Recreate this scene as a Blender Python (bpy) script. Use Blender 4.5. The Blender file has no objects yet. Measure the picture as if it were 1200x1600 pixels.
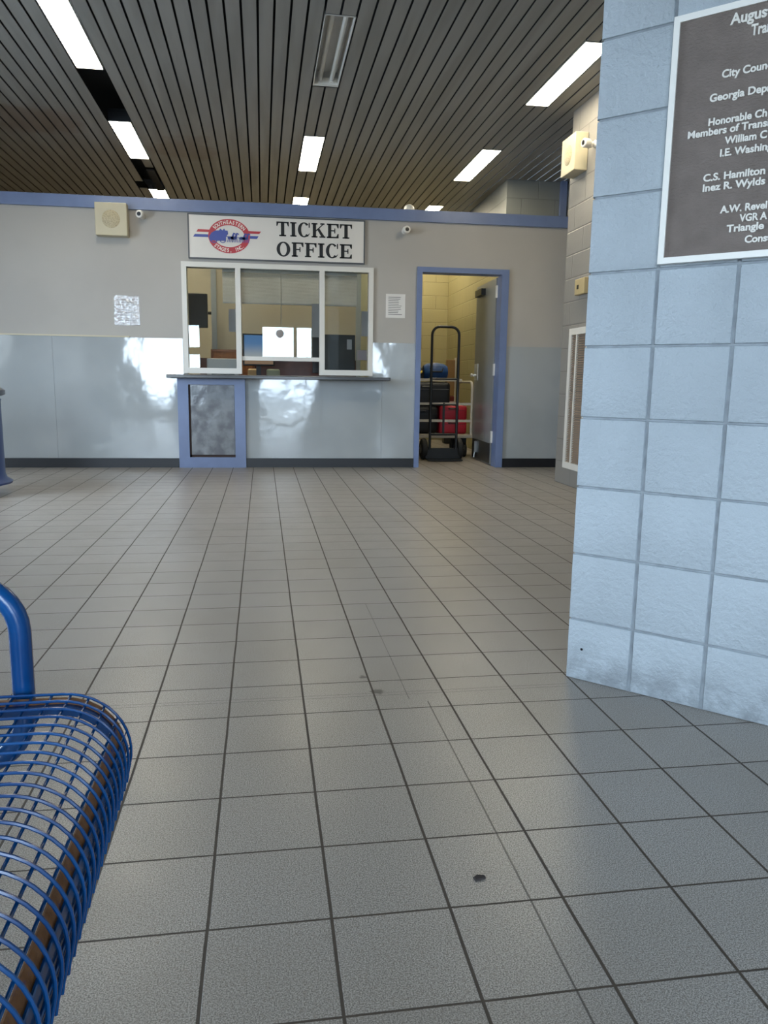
import bpy, bmesh, math, random
from mathutils import Matrix, Vector
random.seed(7)
S = bpy.context.scene
COL = S.collection
PI = math.pi

# ------------------------------------------------------------------ camera
cam_d = bpy.data.cameras.new('camera')
cam = bpy.data.objects.new('camera', cam_d); COL.objects.link(cam)
cam_d.sensor_fit = 'VERTICAL'; cam_d.sensor_height = 36.0; cam_d.lens = 27.0
cam_d.clip_start = 0.02
EYE = 0.8867
def cam_matrix(pitch, roll, yaw):
    cy, sy, cp, sp = math.cos(yaw), math.sin(yaw), math.cos(pitch), math.sin(pitch)
    fw = Vector((sy * cp, cy * cp, -sp)); rt = Vector((cy, -sy, 0)); up = rt.cross(fw)
    c, s = math.cos(roll), math.sin(roll)
    r2 = c * rt + s * up; u2 = -s * rt + c * up
    return Matrix(((r2.x, u2.x, -fw.x, 0), (r2.y, u2.y, -fw.y, 0), (r2.z, u2.z, -fw.z, EYE), (0, 0, 0, 1)))
cam.matrix_world = cam_matrix(math.radians(9.608), math.radians(0.827), math.radians(7.83))
S.camera = cam

# ------------------------------------------------------------------ world, exposure
SKY = 22.0
LAMP = 38.0
EXPOSURE = 0.02
w = bpy.data.worlds.new('world'); S.world = w; w.use_nodes = True
bg = w.node_tree.nodes['Background']
bg.inputs[0].default_value = (0.68, 0.84, 1.0, 1); bg.inputs[1].default_value = SKY
vs = S.view_settings
S.display_settings.display_device = 'sRGB'
vs.view_transform = 'Standard'; vs.look = 'None'; vs.gamma = 1.0; vs.use_curve_mapping = False
vs.exposure = EXPOSURE
cy_ = S.cycles
cy_.use_denoising = True
cy_.max_bounces = 8; cy_.diffuse_bounces = 5; cy_.glossy_bounces = 4; cy_.transparent_max_bounces = 12
cy_.caustics_reflective = False; cy_.caustics_refractive = False
cy_.sample_clamp_indirect = 6.0

# glazed front behind the viewer; second opening added to brighten the pier: (x0, x1, z0, z1)
FRONT_Y = -2.5
WIN = [(-3.3, -2.2, 0.35, 1.78), (-4.0, -2.15, 1.95, 3.0), (-2.09, -1.78, 0.9, 1.46), (-2.09, -1.78, 1.62, 2.12), (-0.40, 0.385, 0.12, 2.12), (0.40, 0.80, 0.12, 2.12), (2.05, 2.62, 1.0, 1.85)]
LEFT_ADDED = [(3.3, 5.4, 1.0, 2.6)]          # unseen opening added in the left wall for more daylight: y0, y1, z0, z1
LEFT_X = -4.2
def portal(name, loc, rot, sx, sy):
    l = bpy.data.lights.new(name, 'AREA'); l.shape = 'RECTANGLE'; l.size = sx; l.size_y = sy
    l.cycles.is_portal = True
    o = bpy.data.objects.new(name, l); COL.objects.link(o); o.location = loc; o.rotation_euler = rot
for (a, b, c, d) in WIN:
    portal('window_daylight', ((a + b) / 2, FRONT_Y - 0.1, (c + d) / 2), (PI / 2, 0, 0), b - a, d - c)
for (a, b, c, d) in LEFT_ADDED:
    portal('window_daylight', (LEFT_X - 0.1, (a + b) / 2, (c + d) / 2), (PI / 2, 0, -PI / 2), b - a, d - c)

# ------------------------------------------------------------------ helpers
def lin(c):
    return tuple(((v / 255) / 12.92 if v / 255 <= 0.04045 else ((v / 255 + 0.055) / 1.055) ** 2.4) for v in c) + (1.0,)

class NT:
    def __init__(s, name):
        s.m = bpy.data.materials.new(name); s.m.use_nodes = True
        s.t = s.m.node_tree; s.p = s.t.nodes['Principled BSDF']; s.out = s.t.nodes['Material Output']
        s.co = s.t.nodes.new('ShaderNodeTexCoord').outputs['Object']
    def n(s, typ, **kw):
        x = s.t.nodes.new(typ)
        for k, v in kw.items(): setattr(x, k, v)
        return x
    def l(s, a, b): s.t.links.new(a, b)
    def math(s, op, a, b=None, c=None):
        x = s.n('ShaderNodeMath', operation=op)
        for i, v in enumerate((a, b, c)):
            if v is None: continue
            if isinstance(v, (int, float)): x.inputs[i].default_value = v
            else: s.l(v, x.inputs[i])
        return x.outputs[0]
    def noise(s, scale, detail=2.0, rough=0.5, stretch=None):
        x = s.n('ShaderNodeTexNoise'); x.inputs['Scale'].default_value = scale
        x.inputs['Detail'].default_value = detail; x.inputs['Roughness'].default_value = rough
        if stretch:
            mp = s.n('ShaderNodeMapping'); mp.inputs['Scale'].default_value = stretch
            s.l(s.co, mp.inputs[0]); s.l(mp.outputs[0], x.inputs['Vector'])
        else: s.l(s.co, x.inputs['Vector'])
        return x.outputs['Fac']
    def ramp(s, fac, lo, hi):
        x = s.n('ShaderNodeMapRange', interpolation_type='SMOOTHSTEP'); s.l(fac, x.inputs['Value'])
        x.inputs['From Min'].default_value = lo; x.inputs['From Max'].default_value = hi
        return x.outputs[0]
    def mix(s, fac, a, b):
        x = s.n('ShaderNodeMix', data_type='RGBA')
        for i, v in ((0, fac), (6, a), (7, b)):
            if isinstance(v, (int, float)): x.inputs[i].default_value = v
            elif isinstance(v, tuple): x.inputs[i].default_value = v
            else: s.l(v, x.inputs[i])
        return x.outputs[2]
    def bump(s, h, strength, dist, prev=None):
        x = s.n('ShaderNodeBump'); x.inputs['Strength'].default_value = strength; x.inputs['Distance'].default_value = dist
        s.l(h, x.inputs['Height'])
        if prev is not None: s.l(prev, x.inputs['Normal'])
        s.l(x.outputs[0], s.p.inputs['Normal']); return x.outputs[0]

def mat(name, rgb, rough=0.5, metal=0.0, var=0.08, vscale=4.0, bump=None, spec=0.5, rgb2=None):
    k = NT(name); c = lin(rgb)
    c2 = lin(rgb2) if rgb2 else tuple(v * (1 - var) for v in c[:3]) + (1.0,)
    k.l(k.mix(k.ramp(k.noise(vscale, 4), 0.35, 0.65), c, c2), k.p.inputs['Base Color'])
    k.p.inputs['Roughness'].default_value = rough; k.p.inputs['Metallic'].default_value = metal
    k.p.inputs['Specular IOR Level'].default_value = spec
    if bump: k.bump(k.noise(bump[0], 3), bump[1], bump[2])
    return k.m

def emit(name, rgb, strength):
    k = NT(name); k.p.inputs['Base Color'].default_value = lin((230, 230, 225))
    k.p.inputs['Emission Color'].default_value = lin(rgb); k.p.inputs['Emission Strength'].default_value = strength
    return k.m

class MB:
    """collects shapes and links them as one mesh object"""
    def __init__(s): s.b = bmesh.new()
    def add(s, vs_, fs, M=None):
        v = [s.b.verts.new(M @ Vector(p) if M else p) for p in vs_]
        for f in fs:
            try: s.b.faces.new([v[i] for i in f])
            except ValueError: pass
        return s
    def box(s, x0, x1, y0, y1, z0, z1, M=None, r=0.0):
        if r <= 0:
            P = [(x0, y0, z0), (x1, y0, z0), (x1, y1, z0), (x0, y1, z0), (x0, y0, z1), (x1, y0, z1), (x1, y1, z1), (x0, y1, z1)]
            return s.add(P, [(0, 3, 2, 1), (4, 5, 6, 7), (0, 1, 5, 4), (1, 2, 6, 5), (2, 3, 7, 6), (3, 0, 4, 7)], M)
        t = bmesh.new()
        bmesh.ops.create_cube(t, size=1.0)
        for v in t.verts:
            v.co = Vector((x0 + (v.co.x + .5) * (x1 - x0), y0 + (v.co.y + .5) * (y1 - y0), z0 + (v.co.z + .5) * (z1 - z0)))
        bmesh.ops.bevel(t, geom=list(t.edges) + list(t.verts), offset=r, segments=3, profile=0.5, affect='EDGES')
        t.verts.index_update()
        s.add([tuple(v.co) for v in t.verts], [[v.index for v in f.verts] for f in t.faces], M); t.free()
        return s
    def face(s, x0, x1, z0, z1, y, r, depth, M=None):
        """block face towards -y with rounded arrises"""
        rings = [(0, y + depth), (0, y + r), (r * .3, y + r * .3), (r, y)]
        P = []
        for i, yy in rings: P += [(x0 + i, yy, z0 + i), (x1 - i, yy, z0 + i), (x1 - i, yy, z1 - i), (x0 + i, yy, z1 - i)]
        F = []
        for k in range(3):
            for j in range(4):
                a, b = k * 4 + j, k * 4 + (j + 1) % 4
                F.append((a, b, b + 4, a + 4))
        F.append((12, 13, 14, 15)); return s.add(P, F, M)
    def tube(s, pts, rad, seg=10, closed=False, caps=True, M=None):
        pts = [Vector(p) for p in pts]; n = len(pts); rings = []
        rads = rad if isinstance(rad, (list, tuple)) else [rad] * n
        prev = None
        for i, p in enumerate(pts):
            if closed: t = pts[(i + 1) % n] - pts[i - 1]
            else: t = pts[min(i + 1, n - 1)] - pts[max(i - 1, 0)]
            t.normalize()
            if prev is None:
                a = Vector((0, 0, 1)) if abs(t.z) < .9 else Vector((1, 0, 0))
                u = t.cross(a).normalized()
            else: u = (prev - t * prev.dot(t)).normalized()
            prev = u; v = t.cross(u)
            rings.append([p + (u * math.cos(2 * PI * k / seg) + v * math.sin(2 * PI * k / seg)) * rads[i] for k in range(seg)])
        P = [tuple(q) for r_ in rings for q in r_]; F = []
        for i in range(n if closed else n - 1):
            j = (i + 1) % n
            for k in range(seg): F.append((i * seg + k, i * seg + (k + 1) % seg, j * seg + (k + 1) % seg, j * seg + k))
        if not closed and caps: F.append(tuple(range(seg))[::-1]); F.append(tuple((n - 1) * seg + k for k in range(seg)))
        return s.add(P, F, M)
    def lathe(s, prof, seg=24, M=None):
        """profile of (radius, height) about z"""
        P, F, n = [], [], len(prof)
        for (r_, z) in prof:
            for k in range(seg): P.append((r_ * math.cos(2 * PI * k / seg), r_ * math.sin(2 * PI * k / seg), z))
        for i in range(n - 1):
            for k in range(seg): F.append((i * seg + k, i * seg + (k + 1) % seg, (i + 1) * seg + (k + 1) % seg, (i + 1) * seg + k))
        F.append(tuple(range(seg))[::-1]); F.append(tuple((n - 1) * seg + k for k in range(seg)))
        return s.add(P, F, M)
    def prism(s, outline, y0, y1, M=None):
        """outline of (x, z), front at y0"""
        n = len(outline)
        P = [(x, y0, z) for x, z in outline] + [(x, y1, z) for x, z in outline]
        F = [tuple(range(n)), tuple(range(n, 2 * n))[::-1]] + [(i, i + n, (i + 1) % n + n, (i + 1) % n) for i in range(n)]
        return s.add(P, F, M)
    def ring(s, outer, inner, y0, y1, M=None):
        n = len(outer)
        P = [(x, y0, z) for x, z in outer] + [(x, y0, z) for x, z in inner] + [(x, y1, z) for x, z in outer] + [(x, y1, z) for x, z in inner]
        F = []
        for i in range(n):
            j = (i + 1) % n
            F += [(i, j, n + j, n + i), (2 * n + i, 3 * n + i, 3 * n + j, 2 * n + j), (i, 2 * n + i, 2 * n + j, j), (n + i, n + j, 3 * n + j, 3 * n + i)]
        return s.add(P, F, M)
    def build(s, name, m, parent=None, smooth=False):
        bmesh.ops.recalc_face_normals(s.b, faces=s.b.faces)
        me = bpy.data.meshes.new(name); s.b.to_mesh(me); s.b.free()
        me.materials.append(m)
        o = bpy.data.objects.new(name, me); COL.objects.link(o)
        if smooth:
            for p in me.polygons: p.use_smooth = True
            try: me.set_sharp_from_angle(angle=math.radians(38))
            except Exception: pass
        if parent: o.parent = parent
        return o

def tag(o, label, cat, group=None, kind=None):
    o['label'] = label; o['category'] = cat
    if group: o['group'] = group
    if kind: o['kind'] = kind
    return o
def thing(name, label, cat, loc=(0, 0, 0), rz=0.0, group=None):
    o = bpy.data.objects.new(name, None); COL.objects.link(o)
    o.location = loc; o.rotation_euler = (0, 0, rz); o.empty_display_size = .1
    return tag(o, label, cat, group)
def struct(o, label=None, cat=None):
    o['kind'] = 'structure'
    if label: o['label'] = label
    if cat: o['category'] = cat
    return o
def copy_tree(o, parent=None):
    c = o.copy(); COL.objects.link(c)
    if parent: c.parent = parent
    for ch in list(o.children): copy_tree(ch, c)
    return c
def text_mesh(body, bold=0.0, extrude=0.01):
    c = bpy.data.curves.new('t', 'FONT'); c.body = body; c.size = 1.0; c.offset = bold; c.extrude = extrude; c.resolution_u = 4
    o = bpy.data.objects.new('t', c); COL.objects.link(o)
    bpy.context.view_layer.update()
    me = bpy.data.meshes.new_from_object(o.evaluated_get(bpy.context.evaluated_depsgraph_get()))
    bpy.data.objects.remove(o); bpy.data.curves.remove(c)
    V = [tuple(v.co) for v in me.vertices]; F = [tuple(p.vertices) for p in me.polygons]
    bpy.data.meshes.remove(me)
    return V, F
def arc(cx, cz, r, a0, a1, n):
    return [(cx + r * math.cos(a0 + (a1 - a0) * i / n), cz + r * math.sin(a0 + (a1 - a0) * i / n)) for i in range(n + 1)]
def ell(cx, cz, rx, rz, n=48):
    return [(cx + rx * math.cos(2 * PI * i / n), cz + rz * math.sin(2 * PI * i / n)) for i in range(n)]

TR = math.radians(1.2)                       # floor tiles, ceiling and right wall run 1.2 degrees off the ticket wall
def TW(x, y, z=0.0): return (x * math.cos(TR) - y * math.sin(TR), x * math.sin(TR) + y * math.cos(TR), z)

# ------------------------------------------------------------------ materials
def floor_mat():
    k = NT('floor_tile'); t = 0.2032
    sx = k.n('ShaderNodeSeparateXYZ'); k.l(k.co, sx.inputs[0])
    u = k.math('DIVIDE', sx.outputs[0], t); v = k.math('DIVIDE', sx.outputs[1], t)
    def edge(a, half):
        d = k.math('ABSOLUTE', k.math('SUBTRACT', k.math('FRACT', k.math('ADD', a, 0.5)), 0.5))
        return k.math('SUBTRACT', 1.0, k.ramp(d, half * .75, half * 1.25))
    wob = k.math('MULTIPLY', k.math('SUBTRACT', k.noise(3.0, 2), .5), 0.02)
    g = k.math('MAXIMUM', edge(k.math('ADD', u, wob), 0.0135), edge(k.math('ADD', v, wob), 0.0105))
    # saw cut running with the tiles near the viewer, and a double hairline across
    def line(a, pos, half):
        d = k.math('ABSOLUTE', k.math('SUBTRACT', a, pos)); return k.math('SUBTRACT', 1.0, k.ramp(d, half * .6, half * 1.4))
    wob2 = k.math('MULTIPLY', k.math('SUBTRACT', k.noise(1.2, 3), .5), 0.05)
    cut = k.math('MULTIPLY', line(k.math('ADD', u, wob2), 2.71, 0.008), k.math('LESS_THAN', v, 4.2))
    cut2 = k.math('MULTIPLY', line(k.math('ADD', u, wob2), 2.47, 0.006), k.math('MULTIPLY', k.math('GREATER_THAN', v, 4.3), k.math('LESS_THAN', v, 9.0)))
    span = k.math('MULTIPLY', k.math('GREATER_THAN', u, -3.0), k.math('LESS_THAN', u, 4.9))
    h1 = k.math('MULTIPLY', k.math('MAXIMUM', line(k.math('ADD', v, wob2), 4.47, 0.007), line(k.math('ADD', v, wob2), 4.56, 0.007)), span)
    cut = k.math('MAXIMUM', cut, k.math('MULTIPLY', k.math('MAXIMUM', cut2, h1), 0.7))
    sp = k.noise(420, 2, .7); big = k.noise(1.1, 3)
    base = k.mix(k.ramp(sp, .36, .64), lin((104, 100, 95)), lin((188, 181, 173)))
    base = k.mix(k.math('MULTIPLY', k.ramp(k.noise(150, 2), .55, .72), .45), base, lin((118, 106, 92)))
    # each tile a little different
    fl = k.n('ShaderNodeCombineXYZ'); k.l(k.math('FLOOR', u), fl.inputs[0]); k.l(k.math('FLOOR', v), fl.inputs[1])
    wn = k.n('ShaderNodeTexWhiteNoise'); k.l(fl.outputs[0], wn.inputs['Vector'])
    base = k.mix(k.math('MULTIPLY', wn.outputs['Value'], .16), base, lin((112, 108, 103)))
    base = k.mix(k.math('MULTIPLY', k.ramp(big, .42, .62), .22), base, lin((126, 116, 102)))
    grime = k.ramp(k.noise(7, 5, .6), .62, .8)
    base = k.mix(k.math('MULTIPLY', grime, .25), base, lin((84, 78, 70)))
    for sx_, sy_, r_ in ((2.06, 4.60, .12), (1.93, 5.18, .08), (-6.2, 10.4, .1)):
        cb = k.n('ShaderNodeCombineXYZ'); k.l(u, cb.inputs[0]); k.l(v, cb.inputs[1])
        dv = k.n('ShaderNodeVectorMath', operation='DISTANCE'); k.l(cb.outputs[0], dv.inputs[0]); dv.inputs[1].default_value = (sx_, sy_, 0)
        sp_ = k.math('SUBTRACT', 1.0, k.ramp(k.math('ADD', dv.outputs['Value'], k.math('MULTIPLY', k.math('SUBTRACT', k.noise(60, 4), .5), r_ * 1.6)), r_ * .4, r_))
        base = k.mix(k.math('MULTIPLY', sp_, .8), base, lin((48, 42, 36)))
    gc = k.mix(k.noise(30, 3), lin((52, 44, 37)), lin((82, 72, 61)))
    c = k.mix(g, base, gc); c = k.mix(k.math('MULTIPLY', cut, .8), c, lin((58, 50, 43)))
    k.l(c, k.p.inputs['Base Color'])
    rr = k.n('ShaderNodeMapRange'); k.l(k.noise(9, 4), rr.inputs['Value']); rr.inputs['To Min'].default_value = .26; rr.inputs['To Max'].default_value = .42
    k.l(k.math('ADD', rr.outputs[0], k.math('MULTIPLY', g, .4)), k.p.inputs['Roughness'])
    hgt = k.math('SUBTRACT', k.math('MULTIPLY', sp, .12), k.math('MAXIMUM', g, cut))
    k.bump(hgt, .5, .0022)
    return k.m
M_floor = floor_mat()

def block_mat(name, rgb, rough=.42, scale=55, fine=.0022, grime=True):
    k = NT(name); c = lin(rgb); c2 = tuple(v * .9 for v in c[:3]) + (1.0,)
    base = k.mix(k.ramp(k.noise(3, 4), .35, .65), c, c2)
    if grime:
        sx = k.n('ShaderNodeSeparateXYZ'); k.l(k.co, sx.inputs[0])
        low = k.math('SUBTRACT', 1.0, k.ramp(sx.outputs[2], .0, .16))
        gr = k.math('MULTIPLY', low, k.ramp(k.noise(11, 6, .65), .36, .62))
        base = k.mix(k.math('MULTIPLY', gr, .42), base, lin((70, 70, 72)))
        pit = k.ramp(k.noise(38, 4, .6), .70, .76)
        base = k.mix(k.math('MULTIPLY', pit, .35), base, lin((96, 100, 106)))
    k.l(base, k.p.inputs['Base Color']); k.p.inputs['Roughness'].default_value = rough
    b = k.bump(k.noise(scale, 6, .62), 1.0, fine * 1.5)
    k.bump(k.ramp(k.noise(scale * .55, 3, .5), .58, .75), -.35, fine * 1.5, b)
    return k.m
M_pier = block_mat('painted_block', (180, 190, 198), fine=.005)
M_mortar = mat('painted_mortar', (150, 158, 165), .6, var=.25, vscale=20, bump=(60, .5, .002))

def block_wall_mat(name, rgb, bw=.4, bh=.2, rough=.5, axis=(1, 0, 2), dz=0.0, rgb2=None):
    """running-bond block pattern with tooled joints on a flat wall; axis[0] is the horizontal object axis"""
    k = NT(name); sx = k.n('ShaderNodeSeparateXYZ'); k.l(k.co, sx.inputs[0])
    v = k.math('DIVIDE', k.math('ADD', sx.outputs[2], dz), bh); row = k.math('FLOOR', v)
    sh = k.math('MULTIPLY', k.math('MODULO', row, 2.0), .5)
    u = k.math('ADD', k.math('DIVIDE', sx.outputs[axis[0]], bw), sh)
    def edge(a, half):
        d = k.math('ABSOLUTE', k.math('SUBTRACT', k.math('FRACT', k.math('ADD', a, 0.5)), 0.5))
        return k.math('SUBTRACT', 1.0, k.ramp(d, half * .5, half * 1.5))
    g = k.math('MAXIMUM', edge(u, .005 / bw), edge(v, .005 / bh))
    c = lin(rgb); base = k.mix(k.noise(2, 3), c, lin(rgb2) if rgb2 else tuple(x * .88 for x in c[:3]) + (1.0,))
    base = k.mix(k.math('MULTIPLY', g, .35), base, tuple(x * .5 for x in c[:3]) + (1.0,))
    k.l(base, k.p.inputs['Base Color']); k.p.inputs['Roughness'].default_value = rough
    k.bump(k.math('SUBTRACT', k.math('MULTIPLY', k.noise(60, 5), .3), g), .7, .004)
    return k.m
M_rightblock = block_wall_mat('right_block', (140, 136, 131), axis=(1, 0, 2), dz=.0)
M_chase = block_wall_mat('chase_block', (130, 133, 132), axis=(0, 1, 2))
M_closetblock = block_wall_mat('closet_block', (172, 162, 118), axis=(0, 1, 2))
M_closetside = block_wall_mat('closet_block_side', (172, 162, 118), axis=(1, 0, 2))

M_wallpaint = mat('grey_wall_paint', (177, 172, 165), .6, var=.08, vscale=1.2, bump=(120, .15, .001))
M_officepaint = mat('beige_office_paint', (170, 162, 145), .6, var=.08, vscale=1.0)
M_greenpaint = mat('green_grey_paint', (140, 140, 116), .6)
def frp_mat():
    k = NT('glossy_grey_panel'); c = lin((168, 172, 174))
    k.l(k.mix(k.ramp(k.noise(1.4, 3), .35, .65), c, lin((158, 163, 165))), k.p.inputs['Base Color'])
    k.p.inputs['Roughness'].default_value = .06; k.p.inputs['Specular IOR Level'].default_value = .75
    b = k.bump(k.noise(1.5, 1.0, .4), .5, .03)
    k.bump(k.noise(5.5, 2.0, .45), .3, .0045, b)
    return k.m
M_frp = frp_mat()
M_blueframe = mat('slate_blue_enamel', (112, 128, 166), .35, var=.08, vscale=6, bump=(70, .1, .001))
M_blackbase = mat('black_rubber_base', (24, 25, 30), .45)
M_white = mat('white_enamel', (222, 218, 210), .35, var=.04)
M_almond = mat('almond_enamel', (198, 188, 160), .45, var=.05)
M_slat = None
def slat_mat():
    k = NT('bronze_slat'); c = lin((134, 132, 128))
    base = k.mix(k.ramp(k.noise(3.0, 4, .5, (3, .25, 1)), .35, .65), c, lin((121, 119, 115)))
    n1 = k.noise(2.0, 5, .65)
    def stain(cx, cy, r):
        v = k.n('ShaderNodeVectorMath', operation='DISTANCE'); k.l(k.co, v.inputs[0]); v.inputs[1].default_value = (cx, cy, 3.2)
        return k.math('SUBTRACT', 1.0, k.ramp(k.math('ADD', v.outputs['Value'], k.math('MULTIPLY', k.math('SUBTRACT', n1, .5), 1.5 * r)), r * .5, r))
    st = k.math('MAXIMUM', stain(-2.05, 7.9, .55), k.math('MULTIPLY', stain(-.75, 8.6, .5), .8))
    base = k.mix(k.math('MULTIPLY', st, .45), base, lin((92, 62, 38)))
    k.l(base, k.p.inputs['Base Color']); k.p.inputs['Roughness'].default_value = .5
    k.bump(k.noise(40, 3), .15, .002)
    return k.m
M_slat = slat_mat()
M_plenum = mat('plenum_black', (16, 16, 17), .9)
M_lamp = emit('warm_diffuser', (255, 243, 214), LAMP)
M_lampcool = emit('white_diffuser', (255, 246, 226), LAMP)
M_tube = mat('unlit_tube', (205, 205, 200), .3)
M_reflector = mat('lamp_reflector', (205, 203, 198), .3)
M_alu = mat('brushed_aluminium', (168, 170, 172), .32, .8, bump=(200, .1, .0005))
M_darkmetal = mat('black_steel', (26, 27, 28), .4, .2)
M_rubber = mat('black_rubber', (22, 22, 22), .7)
def glass_mat(name='window_glass', tint=(.93, .95, .94, 1)):
    k = NT(name); k.t.nodes.remove(k.p)
    tr = k.n('ShaderNodeBsdfTransparent'); tr.inputs[0].default_value = tint
    gl = k.n('ShaderNodeBsdfGlossy'); gl.inputs['Roughness'].default_value = .01
    fr = k.n('ShaderNodeFresnel'); fr.inputs[0].default_value = 1.55
    mx = k.n('ShaderNodeMixShader'); k.l(fr.outputs[0], mx.inputs[0]); k.l(tr.outputs[0], mx.inputs[1]); k.l(gl.outputs[0], mx.inputs[2])
    k.l(mx.outputs[0], k.out.inputs[0]); return k.m
M_glass = glass_mat()
M_paper = mat('white_paper', (226, 222, 218), .6, var=.04)
M_paper2 = mat('pale_paper', (214, 206, 205), .6, var=.06)
M_ink = mat('grey_ink', (110, 108, 108), .7)
M_black = mat('black_plastic', (20, 22, 26), .35)
M_benchblue = mat('blue_plastisol', (2, 74, 134), .26, var=.15, vscale=9, rgb2=(2, 58, 112))
def rust_mat():
    k = NT('rusty_blue_bar')
    f = k.ramp(k.noise(22, 6, .7), .34, .46)
    k.l(k.mix(f, lin((22, 62, 134)), k.mix(k.noise(90, 4), lin((104, 68, 42)), lin((176, 124, 76)))), k.p.inputs['Base Color'])
    k.p.inputs['Roughness'].default_value = .7; k.bump(k.noise(130, 4), .5, .002); return k.m
M_rust = rust_mat()

# ------------------------------------------------------------------ shell
# floor
fo = MB().add([(-7, -9, 0), (6, -9, 0), (6, 13, 0), (-7, 13, 0), (-7, -9, -.1), (6, -9, -.1), (6, 13, -.1), (-7, 13, -.1)],
              [(0, 1, 2, 3), (7, 6, 5, 4), (0, 4, 5, 1), (1, 5, 6, 2), (2, 6, 7, 3), (3, 7, 4, 0)]).build('floor', M_floor)
fo.location = (-.123, 1.149, 0); fo.rotation_euler = (0, 0, TR); struct(fo, 'grey speckled square floor tiles with dark grout', 'floor')

# ceiling: slats with dark gaps below a black plenum
PITCH, G0, CZ = .105, .525, 3.2
FIX = {'L': [(5.37, 6.58), (7.80, 9.01), (10.36, 11.57)], 'M': [(5.37, 6.58), (7.88, 9.13), (10.40, 11.61)], 'R': [(5.43, 6.67), (7.95, 9.17), (10.48, 11.69)]}
FX = {'L': G0 - 17 * PITCH, 'M': G0, 'R': G0 + 17 * PITCH}
cuts = {}
for k_, cx in FX.items():
    for s_ in (-.5, .5):
        i = round((cx + s_ * PITCH - (G0 + PITCH / 2)) / PITCH)
        cuts[i] = sorted([(a - .01, b + .01) for a, b in FIX[k_]])
        if k_ == 'L': cuts[i] = [(5.36, 9.02), (9.02 if s_ < 0 else 9.35, 11.58)]
cuts[round((FX['L'] - 1.5 * PITCH - (G0 + PITCH / 2)) / PITCH)] = [(10.0, 10.35)]
c = MB()
for i in range(-47, 31):
    xc = G0 + PITCH / 2 + i * PITCH; y = -2.7
    for a, b in cuts.get(i, []) + [(12.4, 12.4)]:
        if a > y:
            c.box(xc - .0445, xc + .0445, y, a, CZ, CZ + .006)
        y = max(y, b)
ce = c.build('ceiling', M_slat); ce.rotation_euler = (0, 0, TR); struct(ce, 'dark slatted metal ceiling with narrow black gaps', 'ceiling')
pl = MB().box(-4.9, 4.3, -3.1, 12.7, 3.48, 3.56).build('plenum', M_plenum, ce)
# bent slat hanging in the gap of the left row
hs = MB().box(-1.245, -1.16, 9.36, 10.3, 3.17, 3.182).prism([(-1.36, 3.205), (-1.30, 3.12), (-1.27, 3.15), (-1.24, 3.08), (-1.20, 3.2)], 9.9, 9.912).build('loose_slat', M_plenum, ce)

# walls
def wall_with_holes(name, x0, x1, y0, y1, z0, z1, holes, m):
    xs = sorted({x0, x1} | {h[0] for h in holes} | {h[1] for h in holes}); zs = sorted({z0, z1} | {h[2] for h in holes} | {h[3] for h in holes})
    b = MB()
    for i in range(len(xs) - 1):
        zrun = None
        for j in range(len(zs) - 1):
            cx, cz = (xs[i] + xs[i + 1]) / 2, (zs[j] + zs[j + 1]) / 2
            solid = not any(h[0] < cx < h[1] and h[2] < cz < h[3] for h in holes)
            if solid: zrun = (zrun[0], zs[j + 1]) if zrun else (zs[j], zs[j + 1])
            if zrun and (not solid or j == len(zs) - 2):
                b.box(xs[i], xs[i + 1], y0, y1, zrun[0], zrun[1]); zrun = None
    return struct(b.build(name, m))
WY = 8.0
wall_with_holes('wall_back', -4.2, 3.34, WY, WY + .12, 0, 2.48, [(-.905, .925, .935, 1.99), (1.44, 2.32, 0, 2.02)], M_wallpaint)
wall_with_holes('wall_front', -4.2, 3.4, FRONT_Y - .2, FRONT_Y, 0, 3.5, [h for h in WIN], M_wallpaint)
b = MB(); y0 = -2.7
for (a, bb, z0, z1) in LEFT_ADDED:
    b.box(LEFT_X - .2, LEFT_X, y0, a, 0, 3.5).box(LEFT_X - .2, LEFT_X, a, bb, 0, z0).box(LEFT_X - .2, LEFT_X, a, bb, z1, 3.5); y0 = bb
b.box(LEFT_X - .2, LEFT_X, y0, 12.4, 0, 3.5); struct(b.build('wall_left', M_wallpaint))
struct(MB().box(-4.2, 3.6, 12.1, 12.3, 0, 3.5).build('wall_far', M_officepaint))
wr = MB().box(2.675, 2.975, -3.0, 6.755, 0, 3.2).box(2.975, 3.6, 6.6, 6.755, 0, 3.2).build('wall_right', M_rightblock); wr.rotation_euler = (0, 0, TR)
struct(wr, 'painted block wall at the right beyond the pier', 'wall')
struct(MB().box(3.34, 3.5, 6.6, 9.05, 0, 3.5).build('wall_recess', M_wallpaint))
wc = MB().box(2.62, 3.5, 9.06, 12.1, 0, 3.2).build('wall_chase', M_chase); struct(wc, 'pale block enclosure above the partition beside the ceiling slats', 'wall')
struct(MB().box(3.25, 3.32, 9.0, 9.055, 0, 3.2).build('trim_1', M_blueframe))
struct(MB().box(1.3, 2.615, 11.98, 12.08, 0, 2.59).build('wall_closet', M_closetblock))
struct(MB().box(2.60, 2.619, 8.13, 11.98, 0, 2.59).build('wall_closet_side', M_closetside))
struct(MB().box(1.2, 1.3, 8.12, 12.08, 0, 2.59).build('wall_office', M_greenpaint))
struct(MB().box(-4.2, 3.34, WY - .03, WY + .16, 2.48, 2.59).build('trim_2', M_blueframe), 'slate blue beam along the top of the ticket office wall', 'beam')
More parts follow.
